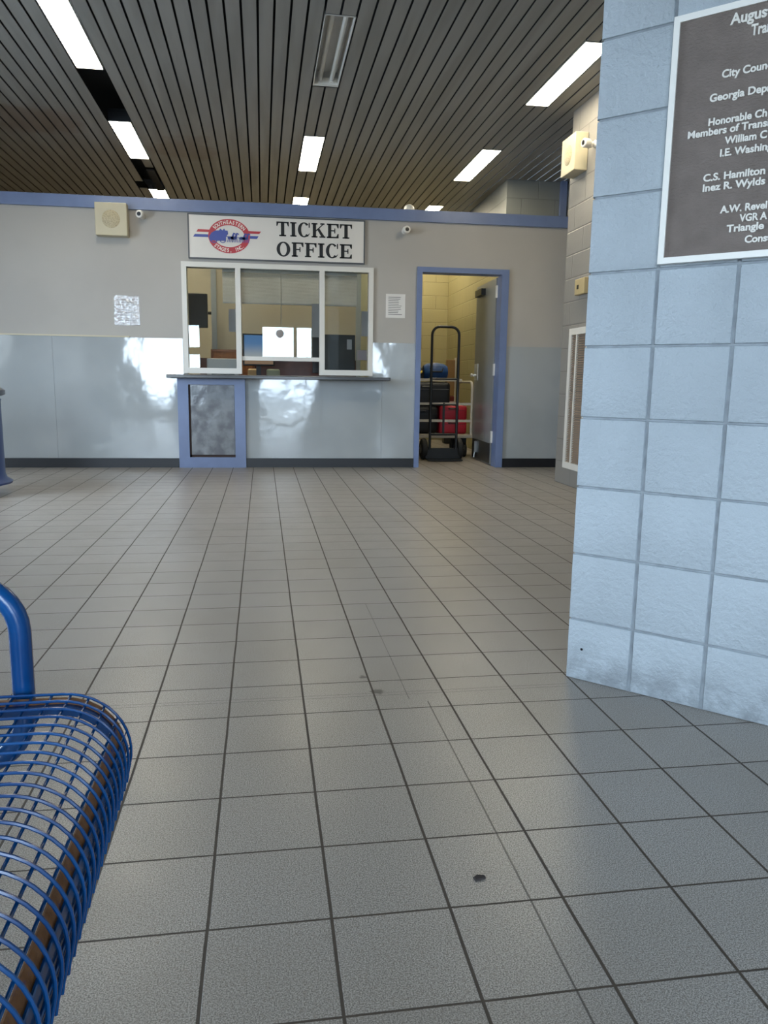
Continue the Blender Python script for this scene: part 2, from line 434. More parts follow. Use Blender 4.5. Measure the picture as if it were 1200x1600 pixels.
# front posts around the glazing
fr = MB()
for (a, bb, z0, z1) in WIN:  # also frames the high opening added for light
    fr.box(a - .0, a + .03, FRONT_Y - .12, FRONT_Y - .05, z0, z1).box(bb - .03, bb, FRONT_Y - .12, FRONT_Y - .05, z0, z1)
struct(fr.build('window_2', M_darkmetal), 'dark storefront glazing frames', 'window')
gr = MB().box(-200, 200, -400, -9.0, -.12, -.1).build('ground', mat('asphalt', (112, 111, 109), .9)); struct(gr)

# glossy wainscot panels and chair rail
fp = MB()
def grid_panel(x0, x1, z0, z1):
    fp.box(x0, x1, WY - .006, WY, z0, z1)
for (a, bb) in [(-4.2, -2.18), (-2.178, -.98), (-.98, .43)]: 
    z1 = .9 if a > -1 else 1.283
    grid_panel(a, bb, .095, z1)
grid_panel(.432, 1.058, .095, .9); grid_panel(1.06, 1.404, .095, .9); grid_panel(-.98, -.94, .9, 1.283); grid_panel(.96, 1.404, .9, 1.283); grid_panel(2.366, 3.34, .095, 1.273)
p_ = struct(fp.build('wall_panel', M_frp), 'glossy grey wainscot panels on the ticket wall', 'wall panel')
struct(MB().box(-4.2, -1.45, WY - .012, WY, 1.283, 1.297).build('trim_3', M_almond))
struct(MB().box(-4.2, -1.01, WY - .014, WY - .0, 0, .093).box(-.335, 1.404, WY - .014, WY, 0, .093).box(2.366, 3.34, WY - .014, WY, 0, .093).build('baseboard_back', M_blackbase), 'black rubber baseboard along the ticket wall', 'baseboard')

# ------------------------------------------------------------------ pier (45 degrees) with block faces
PA = math.atan2(-.692, .722); PP = (.867, 2.152, 0)
pier = MB().box(.007, .96, .007, .25, 0, 3.2)
zk = [0.0] + [.188 + .2015 * i for i in range(16)]
xk = [0.0, .1945, .397, .600, .803, .96]
J = .0036; JH = .0022
for i in range(len(xk) - 1):
    for j in range(len(zk) - 1):
        z0, z1 = zk[j] + (JH if j else 0), min(zk[j + 1] - JH, 3.2)
        if z1 - z0 < .05: continue
        pier.face(xk[i] + (J if i else 0), xk[i + 1] - (J if i < len(xk) - 2 else 0), z0, z1, 0, .006 + random.random() * .002, .05)
for j in range(len(zk) - 1):
    z0, z1 = zk[j] + (JH if j else 0), min(zk[j + 1] - JH, 3.2)
    if z1 - z0 < .05: continue
    pier.box(0, .02, .02, .25, z0, z1, r=.005)
po = pier.build('pier_column', M_pier, smooth=True); po.location = PP; po.rotation_euler = (0, 0, PA)
struct(po, 'pale blue painted block pier standing at the right', 'column')
mo = MB().box(.0062, .95, .0062, .24, 0, 3.19).build('mortar', M_mortar, po)
MB().lathe([(.004, 0), (.004, .001)], 10, Matrix.Translation((.047, -.0005, .098)) @ Matrix.Rotation(PI / 2, 4, 'X')).build('nail_hole', M_black, po)

# plaque
pq = thing('plaque', 'large bronze dedication plaque with white lettering on the block pier', 'plaque', PP, PA)
PX0, PX1, PZ0, PZ1 = .1975, .86, 1.2045, 1.8035
def plaque_field():
    k = NT('dark_bronze')
    k.l(k.mix(k.noise(20, 5), lin((106, 95, 88)), lin((136, 124, 117))), k.p.inputs['Base Color'])
    k.p.inputs['Roughness'].default_value = .36
    k.bump(k.noise(75, 5, .65, (1, 1, 2.2)), .9, .004); return k.m
MB().box(PX0 + .01, PX1 - .01, -.014, -.001, PZ0 + .01, PZ1 - .01).build('field', plaque_field(), pq)
fr = MB()
o_ = [(PX0, PZ0), (PX1, PZ0), (PX1, PZ1), (PX0, PZ1)]; t_ = .0155
i_ = [(PX0 + t_, PZ0 + t_), (PX1 - t_, PZ0 + t_), (PX1 - t_, PZ1 - t_), (PX0 + t_, PZ1 - t_)]
fr.ring(o_, i_, -.02, -.0005); fr.build('frame', mat('white_raised_metal', (250, 248, 242), .4, var=.02), pq)
M_letter = mat('white_raised_letter', (238, 234, 226), .45, var=.03)
def s_edge(z): return .4098 + (1.7967 - z) * (.4616 - .4098) / (1.7967 - 1.2147)
# text, visible run, start s, baseline z, scale to fit the run, letter height
LINES = [('Augusta', 'Augus', .3320, 1.7545, .0245), ('Transit', 'Tra', .3814, 1.7195, .0245), ('City Council', 'City Coun', .3227, 1.6370, .0178),
         ('Georgia Department', 'Georgia Dep', .2981, 1.5860, .0178), ('Honorable Ch', 'Honorable Ch', .2996, 1.5303, .0172), ('Members of Transit', 'Members of Trans', .2517, 1.5075, .0172),
         ('William C', 'William C', .3417, 1.4810, .0172), ('I.E. Washington', 'I.E. Washin', .3334, 1.4530, .0172), ('C.S. Hamilton', 'C.S. Hamilton', .2979, 1.3985, .0172),
         ('Inez R. Wylds', 'Inez R. Wylds', .2983, 1.3745, .0172), ('A.W. Revel', 'A.W. Revel', .3446, 1.3175, .0172), ('VGR A', 'VGR A', .3919, 1.2925, .0172), ('Triangle', 'Triangle', .3638, 1.2700, .0172), ('Construction', 'Cons', .4084, 1.2405, .0172)]
lt = MB()
for full, vis, s0, z0, hh in LINES:
    V, F = text_mesh(vis, .03, .0); wv = max(v[0] for v in V) - min(v[0] for v in V)
    V, F = text_mesh(full, .03, .12); xm = min(v[0] for v in V)
    pad = {'C.S. Hamilton': -.004, 'Inez R. Wylds': -.004, 'Triangle': -.007}.get(full, .0)
    sx = (s_edge(z0) + pad - s0) / wv; sz = hh / max(v[1] for v in text_mesh('H', .03, .0)[0])
    lt.add([(s0 + (v[0] - xm) * sx, -.0155 - v[2] * .02, z0 + v[1] * sz) for v in V], F)
lt.build('lettering', M_letter, pq)

# ------------------------------------------------------------------ ceiling lights
def ceiling_light(row, i, label, lit=True, m=None):
    a, bb = FIX[row][i]; cx = FX[row]; cyy = (a + bb) / 2; L = (bb - a) / 2
    o = thing('ceiling_light', label, 'light', TW(cx, cyy, CZ), TR, 'recessed ceiling lights')
    h = MB(); hw = .1005
    h.box(-hw, -hw + .006, -L, L, -.004, .1).box(hw - .006, hw, -L, L, -.004, .1).box(-hw, hw, -L, -L + .006, -.004, .1).box(-hw, hw, L - .006, L, -.004, .1).box(-hw, hw, -L, L, .1, .106)
    ho = h.build('housing', M_reflector, o)
    for e in (-L - .004, L + .001): MB().box(-hw, hw, e, e + .003, .001, .106).build('end_blackout', M_black, ho)  # black plates added so the housing ends read as dark gap
    if lit:
        MB().box(-hw + .008, hw - .008, -L + .012, L - .012, -.001, .012, r=.004).build('diffuser', m or M_lamp, o)
    else:
        for sx in (-.045, .045):
            tb = MB().tube([(sx, -L + .03, .035), (sx, L - .05, .035)], .0165, 12).build('tube', M_tube, o, True)
            MB().box(sx - .014, sx + .014, -L + .006, -L + .03, .01, .09).build('socket', M_white, tb); MB().box(sx - .014, sx + .014, L - .05, L - .03, .01, .09).build('socket', M_white, tb)
        MB().box(-hw + .006, hw - .006, L - .03, L - .006, .0, .05).build('end_plate', M_white, o)
        MB().box(-hw - .002, hw + .002, L + .0, L + .03, .0, .02).build('end_gap', M_black, o)
    return o
ceiling_light('L', 0, 'lit ceiling light in the left row, nearest one, cut by the picture top', m=M_lampcool)
ceiling_light('L', 1, 'lit ceiling light in the left row between two open black gaps')
ceiling_light('L', 2, 'lit ceiling light farthest in the left row, above the blue beam')
ceiling_light('M', 0, 'unlit ceiling light with two bare tubes in the middle row', lit=False)
ceiling_light('M', 1, 'lit ceiling light in the middle row above the ticket sign')
ceiling_light('M', 2, 'lit ceiling light farthest in the middle row, just over the blue beam')
ceiling_light('R', 0, 'long lit ceiling light in the right row beside the block pier')
ceiling_light('R', 1, 'lit yellowish ceiling light second in the right row')
ceiling_light('R', 2, 'lit ceiling light farthest in the right row over the door')

# ------------------------------------------------------------------ ticket sign
sg = thing('ticket_sign', 'white TICKET OFFICE sign with red and blue oval coach logo', 'sign', (0, WY, 0))
SX0, SX1, SZ0, SZ1 = -.862, .865, 2.048, 2.468
MB().box(SX0 + .006, SX1 - .006, -.022, -.001, SZ0 + .006, SZ1 - .006).build('board', mat('sign_white', (226, 220, 212), .4, var=.03), sg)
M_signblack = mat('sign_black', (24, 24, 26), .5)
MB().ring([(SX0, SZ0), (SX1, SZ0), (SX1, SZ1), (SX0, SZ1)], [(SX0 + .012, SZ0 + .012), (SX1 - .012, SZ0 + .012), (SX1 - .012, SZ1 - .012), (SX0 + .012, SZ1 - .012)], -.026, -.0005).build('border', mat('sign_border_grey', (84, 86, 90), .4), sg)
# slab-serif lettering
def letters(b, word, x0, x1, z0, h):
    st, th, se, sl = .22, .09, .095, .34    # stem, thin, serif thickness (of h), serif length
    W = {'T': .86, 'I': .44, 'C': .86, 'K': .98, 'E': .84, 'O': .92, 'F': .80}
    gap = .10; tot = sum(W[c_] for c_ in word) + gap * (len(word) - 1)
    k = (x1 - x0) / tot; x = x0
    def R(a, bb, c_, d): b.box(x + a * k, x + bb * k, -.0245, -.021, z0 + c_ * h, z0 + d * h)
    def P(pts): b.prism([(x + p[0] * k, z0 + p[1] * h) for p in pts], -.0245, -.021)
    for ch in word:
        wd = W[ch]; s2 = .235
        if ch == 'T':
            R(wd / 2 - s2 / 2, wd / 2 + s2 / 2, 0, 1); R(wd / 2 - .24, wd / 2 + .24, 0, se); R(0, wd, 1 - se, 1)
            P([(0, 1), (0, .70), (.06, .70), (.14, 1 - se)]); P([(wd, 1), (wd - .14, 1 - se), (wd - .06, .70), (wd, .70)])
        elif ch == 'I':
            R(wd / 2 - s2 / 2, wd / 2 + s2 / 2, 0, 1); R(0, wd, 0, se); R(0, wd, 1 - se, 1)
        elif ch in 'EF':
            R(.09, .32, 0, 1); R(0, wd, 1 - se, 1); R(0, .42, 0, se); R(.3, .56, .47, .47 + th)
            P([(wd, 1), (wd - .16, 1 - se), (wd - .07, .70), (wd, .70)]); R(.53, .60, .34, .68)
            if ch == 'E': R(0, wd, 0, se); P([(wd, 0), (wd, .30), (wd - .07, .30), (wd - .16, se)])
        elif ch == 'K':
            R(.09, .32, 0, 1); R(0, .42, 0, se); R(0, .42, 1 - se, 1)
            P([(.3, .40), (.3, .50), (.74, 1 - se), (.84, 1 - se)]); P([(.42, .52), (.54, .64), (.92, se), (.68, se)])
            R(.62, wd - .06, 1 - se, 1); R(.56, wd, 0, se)
        elif ch in 'OC':
            n = 40; cx, rx = wd / 2, wd / 2
            a0, a1 = (0, 2 * PI) if ch == 'O' else (math.radians(42), math.radians(318))
            pts = []
            for i in range(n + 1):
                a = a0 + (a1 - a0) * i / n; pts.append((a, (cx + rx * math.cos(a), .5 + .52 * math.sin(a)), (cx + (rx - .23) * math.cos(a), .5 + (.52 - .085) * math.sin(a))))
            for i in range(n):
                P([pts[i][1], pts[i + 1][1], pts[i + 1][2], pts[i][2]])
            if ch == 'C': R(wd - .10, wd - .02, .66, 1.0); P([(wd - .08, .24), (wd, .28), (wd - .14, .06), (wd - .25, .02)])
        x += (wd + gap) * k
le = MB(); letters(le, 'TICKET', -.010, .735, 2.288, .136); letters(le, 'OFFICE', -.010, .735, 2.098, .136)
le.build('lettering', M_signblack, sg)
# oval logo
lg = bpy.data.objects.new('logo', None); COL.objects.link(lg); lg.parent = sg
M_red = mat('sign_red', (190, 58, 66), .4, var=.05); M_lblue = mat('sign_blue', (70, 84, 160), .4, var=.06)
LCX, LCZ, LRX, LRZ = -.468, 2.268, .200, .160
rd = MB().ring(ell(LCX, LCZ, LRX, LRZ), ell(LCX, LCZ, LRX * .74, LRZ * .64), -.0245, -.021)
rd.prism([(-.780, 2.300), (-.650, 2.300), (-.650, 2.323), (-.765, 2.323)], -.0235, -.021).prism([(-.285, 2.300), (-.178, 2.300), (-.160, 2.323), (-.285, 2.323)], -.0235, -.021)
rd.build('red_oval', M_red, lg)
bl = MB().prism([(-.812, 2.252), (-.662, 2.252), (-.662, 2.278), (-.795, 2.278)], -.0235, -.021).prism([(-.272, 2.252), (-.200, 2.252), (-.185, 2.278), (-.272, 2.278)], -.0235, -.021)
# coach and horses silhouette
def blob(x, z, rx, rz, n=14): bl.prism(ell(x, z, rx, rz, n), -.0262, -.0246)
coach = [(-.655, 2.222), (-.50, 2.222), (-.498, 2.262), (-.478, 2.290), (-.482, 2.318), (-.505, 2.320), (-.515, 2.338), (-.53, 2.320), (-.552, 2.335), (-.565, 2.318), (-.60, 2.316), (-.635, 2.296), (-.66, 2.262)]
bl.prism(coach, -.0262, -.0246)
for x, z, rx, rz in [(-.615, 2.226, .034, .026), (-.53, 2.224, .028, .022)]: bl.ring(ell(x, z, rx, rz, 16), ell(x, z, rx * .7, rz * .7, 16), -.0268, -.0246)
for hx in (-.455, -.425, -.345, -.315):
    blob(hx, 2.252, .030, .014); bl.prism([(hx + .012, 2.25), (hx + .03, 2.258), (hx + .036, 2.288), (hx + .052, 2.282), (hx + .05, 2.296), (hx + .028, 2.302), (hx + .012, 2.272)], -.0262, -.0246)
    for q in (-.024, -.012, .014, .026): bl.prism([(hx + q, 2.25), (hx + q + .006, 2.25), (hx + q + .004 + q * .3, 2.212), (hx + q - .002 + q * .3, 2.212)], -.0262, -.0246)
bl.prism([(-.50, 2.262), (-.30, 2.25), (-.30, 2.254), (-.50, 2.268)], -.0262, -.0246)
bl.build('blue_coach', M_lblue, lg)
tx = MB()
def arc_text(word, amid, span, top):
    n = len(word)
    for i, ch in enumerate(word):
        if ch == ' ': continue
        f = (i + .5) / n - .5
        a = amid - f * span if top else amid + f * span
        V, F = text_mesh(ch, .03, .0); xm = (max(v[0] for v in V) + min(v[0] for v in V)) / 2
        px, pz = LCX + LRX * .87 * math.cos(a), LCZ + LRZ * .82 * math.sin(a)
        nx, nz = math.cos(a) / LRX, math.sin(a) / LRZ; q = math.hypot(nx, nz); nx, nz = nx / q, nz / q
        if not top: nx, nz = -nx, -nz
        tx_, tz = nz, -nx; sc = .047
        tx.add([(px + (v[0] - xm) * sc * .82 * tx_ + (v[1] - .36) * sc * nx, -.0252, pz + (v[0] - xm) * sc * .82 * tz + (v[1] - .36) * sc * nz) for v in V], F)
arc_text('SOUTHEASTERN', PI / 2, math.radians(118), True); arc_text('STAGES, INC.', -PI / 2, math.radians(104), False)
tx.build('oval_lettering', mat('sign_cream', (236, 226, 216), .45), lg)

# ------------------------------------------------------------------ ticket window
wn = MB(); X0, X1, Z0, Z1 = -.935, .957, .945, 2.018; fw = .048
ML, MR = (-.418, -.366), (.412, .464)
y0, y1 = WY - .028, WY + .09
wn.box(X0, X1, y0, y1, Z1 - fw, Z1).box(X0, X0 + fw, y0, y1, Z0, Z1 - fw).box(X1 - fw, X1, y0, y1, Z0, Z1 - fw)
wn.box(ML[0], ML[1], y0, y1, Z0, Z1 - fw).box(MR[0], MR[1], y0, y1, Z0, Z1 - fw)
wn.box(X0 + fw, ML[0], y0, y1, Z0, Z0 + .055).box(MR[1], X1 - fw, y0, y1, Z0, Z0 + .055)
wo = struct(wn.build('window_1', M_white), 'white framed three-pane ticket window', 'window')
MB().box(ML[1], MR[0], WY + .0, WY + .03, 1.082, 1.122).build('sash_rail', M_white, wo)
gy = WY + .012
for (a, bb, c_, d) in [(X0 + fw, ML[0], Z0 + .055, Z1 - fw), (ML[1], MR[0], 1.122, Z1 - fw), (MR[1], X1 - fw, Z0 + .055, Z1 - fw)]:
    MB().box(a, bb, gy, gy + .006, c_, d).build('pane', M_glass, wo)
MB().lathe([(.005, 0), (.030, 0), (.040, .004), (.040, .016), (.028, .020), (.005, .020)], 24, Matrix.Translation((.015, gy + .002, 1.352)) @ Matrix.Rotation(PI / 2, 4, 'X')).build('speaking_disc', mat('grey_disc', (150, 142, 138), .5), wo, True)

# counter
ct = thing('ticket_counter', 'dark edged counter shelf on a blue framed base below the ticket window', 'counter', (0, WY, 0))
MB().box(-1.085, 1.12, -.20, -.006, .897, .93, r=.006).box(-.9, .92, -.006, .34, .897, .93).build('countertop', mat('dark_laminate', (62, 62, 64), .22, var=.15), ct)
cf = MB(); BX0, BX1 = -1.004, -.338
cf.box(BX0, BX0 + .105, -.035, 0, 0, .897).box(BX1 - .105, BX1, -.035, 0, 0, .897).box(BX0 + .105, BX1 - .105, -.035, 0, .835, .897).box(BX0 + .105, BX1 - .105, -.035, 0, 0, .105)
cf.build('base_frame', M_blueframe, ct)
def cab_mat():
    k = NT('scuffed_steel'); k.l(k.mix(k.ramp(k.noise(9, 5), .35, .65), lin((132, 136, 140)), lin((104, 106, 112))), k.p.inputs['Base Color'])
    k.p.inputs['Roughness'].default_value = .16; k.bump(k.noise(6, 3), .4, .012); return k.m
MB().box(BX0 + .125, BX1 - .112, -.016, -.007, .13, .83).build('inset_panel', cab_mat(), ct)
MB().box(BX0 + .105, BX0 + .125, -.0075, -.006, .105, .835).box(BX0 + .105, BX1 - .105, -.0075, -.006, .105, .13).build('reveal', mat('brown_gap', (60, 42, 34), .7), ct)

# ------------------------------------------------------------------ door
dr = MB(); DX0, DX1, DZ = 1.405, 2.366, 2.045
dr.box(DX0, DX0 + .052, WY - .03, WY + .14, 0, DZ).box(DX1 - .075, DX1, WY - .03, WY + .14, 0, DZ).box(DX0 + .052, DX1 - .075, WY - .03, WY + .14, DZ - .052, DZ)
do = struct(dr.build('door_1', M_blueframe), 'open grey door in a slate blue frame', 'door')
lf = bpy.data.objects.new('door_leaf', None); COL.objects.link(lf); lf.parent = do
lf.location = (2.285, 8.165, 0); lf.rotation_euler = (0, 0, math.radians(-1.0))
MB().box(0, .045, .0, .87, .012, 1.985).build('leaf_panel', mat('door_grey', (140, 142, 144), .3, var=.1, vscale=3), lf)
MB().box(-.003, 0, .02, .85, .02, .24).build('kick_plate', mat('dark_kick', (44, 44, 46), .35), lf)
lk = MB().box(-.006, 0, .68, .855, .92, 1.11, r=.002).lathe([(.012, 0), (.012, .05), (.02, .055), (.02, .07), (.01, .075)], 14, Matrix.Translation((0, .75, .98)) @ Matrix.Rotation(-PI / 2, 4, 'Y')).box(-.07, -.055, .64, .76, .965, .985)
lk.build('lock_plate', mat('steel_plate', (212, 214, 216), .3, .3), lf)
for z in (.25, .97, 1.78):
    MB().box(-.008, .03, -.045, -.002, z, z + .125, r=.003).build('hinge', M_white, lf)
MB().box(-.03, 0, .62, .65, .09, .22).tube([(-.02, .635, .12), (-.03, .635, .03)], .011).build('door_holder', M_alu, lf)
MB().box(-.05, .0, .45, .75, 1.86, 1.93).build('door_closer', M_black, lf)

# ------------------------------------------------------------------ wall fittings
def wall_speaker(name, label, loc, rz):
    o = thing(name, label, 'speaker', loc, rz, 'almond wall speakers')
    MB().box(-.146, .146, -.115, -.001, -.148, .148, r=.006).build('cabinet', M_almond, o)
    g = MB().lathe([(.004, 0), (.078, 0), (.082, .002), (.078, .004), (.004, .004)], 32, Matrix.Translation((0, -.1135, 0)) @ Matrix.Rotation(PI / 2, 4, 'X'))
    k = NT('perforated_grille'); vo = k.n('ShaderNodeTexVoronoi'); vo.inputs['Scale'].default_value = 130; k.l(k.co, vo.inputs['Vector'])
    k.l(k.mix(k.ramp(vo.outputs['Distance'], .2, .4), lin((120, 108, 84)), lin((186, 172, 140))), k.p.inputs['Base Color'])
    g.build('grille', k.m, o, True); return o
wall_speaker('wall_speaker', 'almond wall speaker high on the ticket wall left of the sign', (-1.557, WY, 2.367), 0)
# right wall fittings are placed in the right wall's own direction (faces towards -x)
def RW(yt, z): return TW(2.675, yt, z)
RRZ = TR - PI / 2
wall_speaker('wall_speaker', 'almond wall speaker high on the right block wall beside the pier', RW(6.54, 2.785), RRZ)
def camera_(label, loc, rz, yawd):
    o = thing('security_camera', label, 'camera', loc, rz, 'small white security cameras')
    MB().lathe([(.03, 0), (.03, .008), (.018, .018), (.014, .05)], 18, Matrix.Rotation(PI / 2, 4, 'X')).box(-.012, .012, -.055, -.03, -.03, .012, r=.004).build('mount', M_white, o, True)
    q = Matrix.Translation((0, -.05, .0)) @ Matrix.Rotation(yawd, 4, 'Z') @ Matrix.Rotation(PI / 2, 4, 'X')
    b = MB().lathe([(.01, 0), (.030, .002), (.036, .012), (.036, .055), (.030, .062), (.01, .062)], 20, q).build('body', M_white, o, True)
    MB().lathe([(.004, .060), (.019, .061), (.019, .0645), (.004, .066)], 18, q).build('lens', M_black, b, True)
    return o
camera_('small white security camera on the ticket wall right of the speaker', (-1.285, WY, 2.425), 0, -.25)
camera_('small white security camera between sign and door top', (1.268, WY, 2.385), 0, .15)
camera_('small white security camera on the right wall beside the almond speaker', RW(6.25, 2.80), RRZ, .2)
ds = thing('ceiling_sensor', 'small white dome sensor sitting on top of the blue beam', 'sensor', (1.32, WY + .06, 2.59))
MB().lathe([(.062, 0), (.062, .012), (.055, .016)], 24).build('base', M_white, ds, True)
MB().lathe([(.054, .016), (.052, .035), (.04, .055), (.02, .066), (.004, .068)], 24).build('dome', M_white, ds, True)

def notice(label, x0, x1, z0, z1, m, lines, y=WY, sleeve=False):
    o = thing('notice_paper', label, 'notice', (0, y, 0), 0, 'notices on the ticket wall')
    MB().box(x0, x1, -.0035, -.001, z0, z1).build('sheet', m, o)
    b = MB(); n = lines; 
    for i in range(n):
        z = z1 - .03 - (z1 - z0 - .05) * i / n
        b.box(x0 + .025, x1 - .025 - random.random() * .05, -.0042, -.0034, z - .005, z)
    b.build('print', M_ink, o)
    if sleeve:
        k = NT('clear_sleeve'); k.t.nodes.remove(k.p)
        tr = k.n('ShaderNodeBsdfTransparent'); gl = k.n('ShaderNodeBsdfGlossy'); gl.inputs['Roughness'].default_value = .08
        bp = k.n('ShaderNodeBump'); bp.inputs['Strength'].default_value = 1; bp.inputs['Distance'].default_value = .02; k.l(k.noise(22, 3), bp.inputs['Height']); k.l(bp.outputs[0], gl.inputs['Normal'])
        mx = k.n('ShaderNodeMixShader'); mx.inputs[0].default_value = .16; k.l(tr.outputs[0], mx.inputs[1]); k.l(gl.outputs[0], mx.inputs[2]); k.l(mx.outputs[0], k.out.inputs[0])
        MB().box(x0 - .008, x1 + .008, -.0075, -.0055, z0 - .008, z1 + .008).build('plastic_sleeve', k.m, o)
    return o
notice('paper notice in a shiny wrinkled sleeve left of the ticket window', -1.575, -1.352, 1.405, 1.675, M_paper2, 9, sleeve=True)
notice('white printed notice between the ticket window and the door', 1.088, 1.288, 1.535, 1.772, M_paper, 11)

# thermostat and grille on the right wall
th = thing('thermostat', 'small tan thermostat box on the right block wall above the grille', 'thermostat', RW(6.33, 1.70), RRZ)
MB().box(-.10, .10, -.04, -.001, -.065, .065, r=.006).build('case', mat('tan_plastic', (190, 170, 126), .5), th)
MB().box(-.05, -.015, -.0425, -.0395, -.02, .015).build('dial', M_black, th)
gl = thing('wall_grille', 'tall white framed louvre grille on the right wall behind the pier', 'grille', RW(6.20, 0), RRZ)
GX0, GX1, GZ0, GZ1 = -.34, .34, .155, 1.365
MB().ring([(GX0, GZ0), (GX1, GZ0), (GX1, GZ1), (GX0, GZ1)], [(GX0 + .055, GZ0 + .055), (GX1 - .055, GZ0 + .055), (GX1 - .055, GZ1 - .055), (GX0 + .055, GZ1 - .055)], -.022, -.001).build('frame', M_white, gl)
lv = MB(); z = GZ0 + .06
while z < GZ1 - .065:
    lv.add([(GX0 + .055, -.016, z), (GX1 - .055, -.016, z), (GX1 - .055, -.003, z + .014), (GX0 + .055, -.003, z + .014), (GX0 + .055, -.014, z), (GX1 - .055, -.014, z), (GX1 - .055, -.001, z + .014), (GX0 + .055, -.001, z + .014)], [(0, 1, 2, 3), (7, 6, 5, 4), (0, 4, 5, 1), (2, 6, 7, 3)]); z += .02
lv.build('louvres', mat('brown_louvre', (150, 130, 112), .5), gl)
MB().box(-.19, -.165, -.02, -.002, GZ0 + .055, GZ1 - .055).box(.02, .045, -.02, -.002, GZ0 + .055, GZ1 - .055).build('mullion', M_white, gl)

# ------------------------------------------------------------------ office behind the glass
dk = thing('office_desk', 'reddish brown office desk behind the ticket window', 'desk', (0, 8.16, 0))
MB().box(-.89, .9, .32, .95, .80, .84, r=.005).build('desktop', mat('red_brown_wood', (104, 58, 44), .35, var=.25, vscale=8), dk)
for x in (-.86, .83):
    MB().box(x, x + .04, .36, .92, 0, .80).build('leg', M_darkmetal, dk)
DT = .84
tag(MB().box(-.89, .9, 9.13, 9.17, 0, 1.13, r=.004).build('desk_screen', mat('dark_wood', (78, 46, 38), .4, var=.3, vscale=7)), 'low dark brown wooden screen at the back of the office desk', 'screen')
def monitor(name, label, x, y, w_, h_, rz, screen):
    o = thing(name, label, 'monitor', (x, y, DT), rz)
    MB().lathe([(.11, 0), (.11, .01), (.02, .02)], 20).box(-.025, .025, .0, .025, .015, .2).build('stand', M_black, o, True)
    zb = .20 if screen else .13
    MB().box(-w_ / 2, w_ / 2, -.03, .012, zb, zb + h_, r=.006).build('case', M_black, o)
    if screen: MB().box(-w_ / 2 + .016, w_ / 2 - .016, -.0325, -.0295, zb + .018, zb + h_ - .016).build('screen', screen, o)
    return o
k = NT('sky_screen'); sx = k.n('ShaderNodeSeparateXYZ'); k.l(k.co, sx.inputs[0])
r1 = k.ramp(sx.outputs[2], .27, .46); colr = k.mix(r1, lin((196, 203, 206)), lin((92, 142, 200)))
colr = k.mix(k.math('LESS_THAN', sx.outputs[2], .285), colr, lin((150, 125, 100)))
k.p.inputs['Base Color'].default_value = (0, 0, 0, 1); k.l(colr, k.p.inputs['Emission Color']); k.p.inputs['Emission Strength'].default_value = .55
monitor('computer_monitor', 'computer monitor showing a blue sky behind the middle pane', -.215, 8.62, .34, .34, .12, k.m)
monitor('computer_monitor', 'large black monitor seen from behind in the right pane', .60, 8.62, .47, .42, .05, None)
pr_ = thing('printer', 'pale grey printer behind the left ticket pane', 'printer', (-.59, 8.66, DT))
MB().box(-.17, .17, -.14, .16, .0, .27, r=.012).build('body', mat('printer_grey', (196, 200, 206), .4), pr_)
MB().box(-.12, .12, -.148, -.136, .05, .16).build('paper_slot', mat('slot_grey', (110, 122, 132), .4), pr_)
bd = thing('cork_board', 'orange brown notice board leaning behind the grey printer', 'board', (-.52, 8.95, DT))
MB().box(-.22, .24, .0, .02, .0, .37).build('panel', mat('cork_brown', (148, 96, 58), .7, var=.2, vscale=30), bd)
MB().ring([(-.23, -.0), (.25, -.0), (.25, .38), (-.23, .38)], [(-.205, .025), (.225, .025), (.225, .355), (-.205, .355)], -.006, .024).build('frame', mat('oak_edge', (120, 72, 40), .5), bd)
def office_paper(label, x, y, z, w_, h_, m=M_paper2, group='papers taped inside the ticket window'):
    return tag(MB().box(x - w_ / 2, x + w_ / 2, y, y + .002, z - h_ / 2, z + h_ / 2).build('taped_paper', m), label, 'paper', group)
gyb = WY + .021
office_paper('tall pale paper taped inside by the right mullion of the middle pane', .375, gyb, 1.49, .075, .33)
office_paper('long pale paper strip taped at the right pane edge, upper one', .875, gyb, 1.47, .07, .25)
office_paper('square pink paper taped at the right pane edge, lower one', .85, gyb, 1.155, .10, .10, mat('pink_paper', (216, 196, 202), .6))
office_paper('small pale note taped between black monitor and right pane edge', .72, gyb, 1.26, .05, .10)
office_paper('pale paper taped inside by the left mullion of the left pane', -.455, gyb, 1.47, .07, .22)
bn = thing('venetian_blind', 'raised white venetian blind behind the ticket panes', 'blind', (0, WY + .085, 0))
MB().box(-.55, .80, -.0, .03, 1.945, 1.985).build('headrail', M_white, bn)
sl = MB(); z = 1.94
while z > 1.66:
    sl.add([(-.55, .008, z - .0108), (.80, .008, z - .0108), (.80, .016, z), (-.55, .016, z), (-.55, .0092, z - .0108), (.80, .0092, z - .0108), (.80, .0172, z), (-.55, .0172, z)], [(0, 1, 2, 3), (7, 6, 5, 4), (0, 4, 5, 1), (2, 6, 7, 3)]); z -= .0115
sl.build('slats', mat('blind_white', (240, 238, 234), .5), bn)
MB().box(-.55, .80, .006, .024, 1.645, 1.658).build('bottom_rail', M_white, bn)
MB().tube([(.03, -.004, 1.96), (.03, -.004, 1.45)], .004, 6).build('wand', M_white, bn)
tv = thing('television', 'black television hung high inside the left of the ticket office', 'television', (-1.10, 9.25, 1.66), 0)
MB().box(-.30, .30, -.03, .03, -.19, .19, r=.01).build('case', M_black, tv)
MB().tube([(0, .03, 0), (.08, .16, 0), (.20, .285, 0), (.335, .287, 0)], .018).build('arm', M_darkmetal, tv)
struct(MB().box(-.78, -.72, 9.5, 9.58, 0, 2.59).build('trim_4', mat('post_grey', (150, 158, 166), .4)))
struct(MB().box(.93, .99, 9.5, 9.58, 0, 2.59).build('trim_5', mat('post_grey_', (150, 158, 166), .4)))
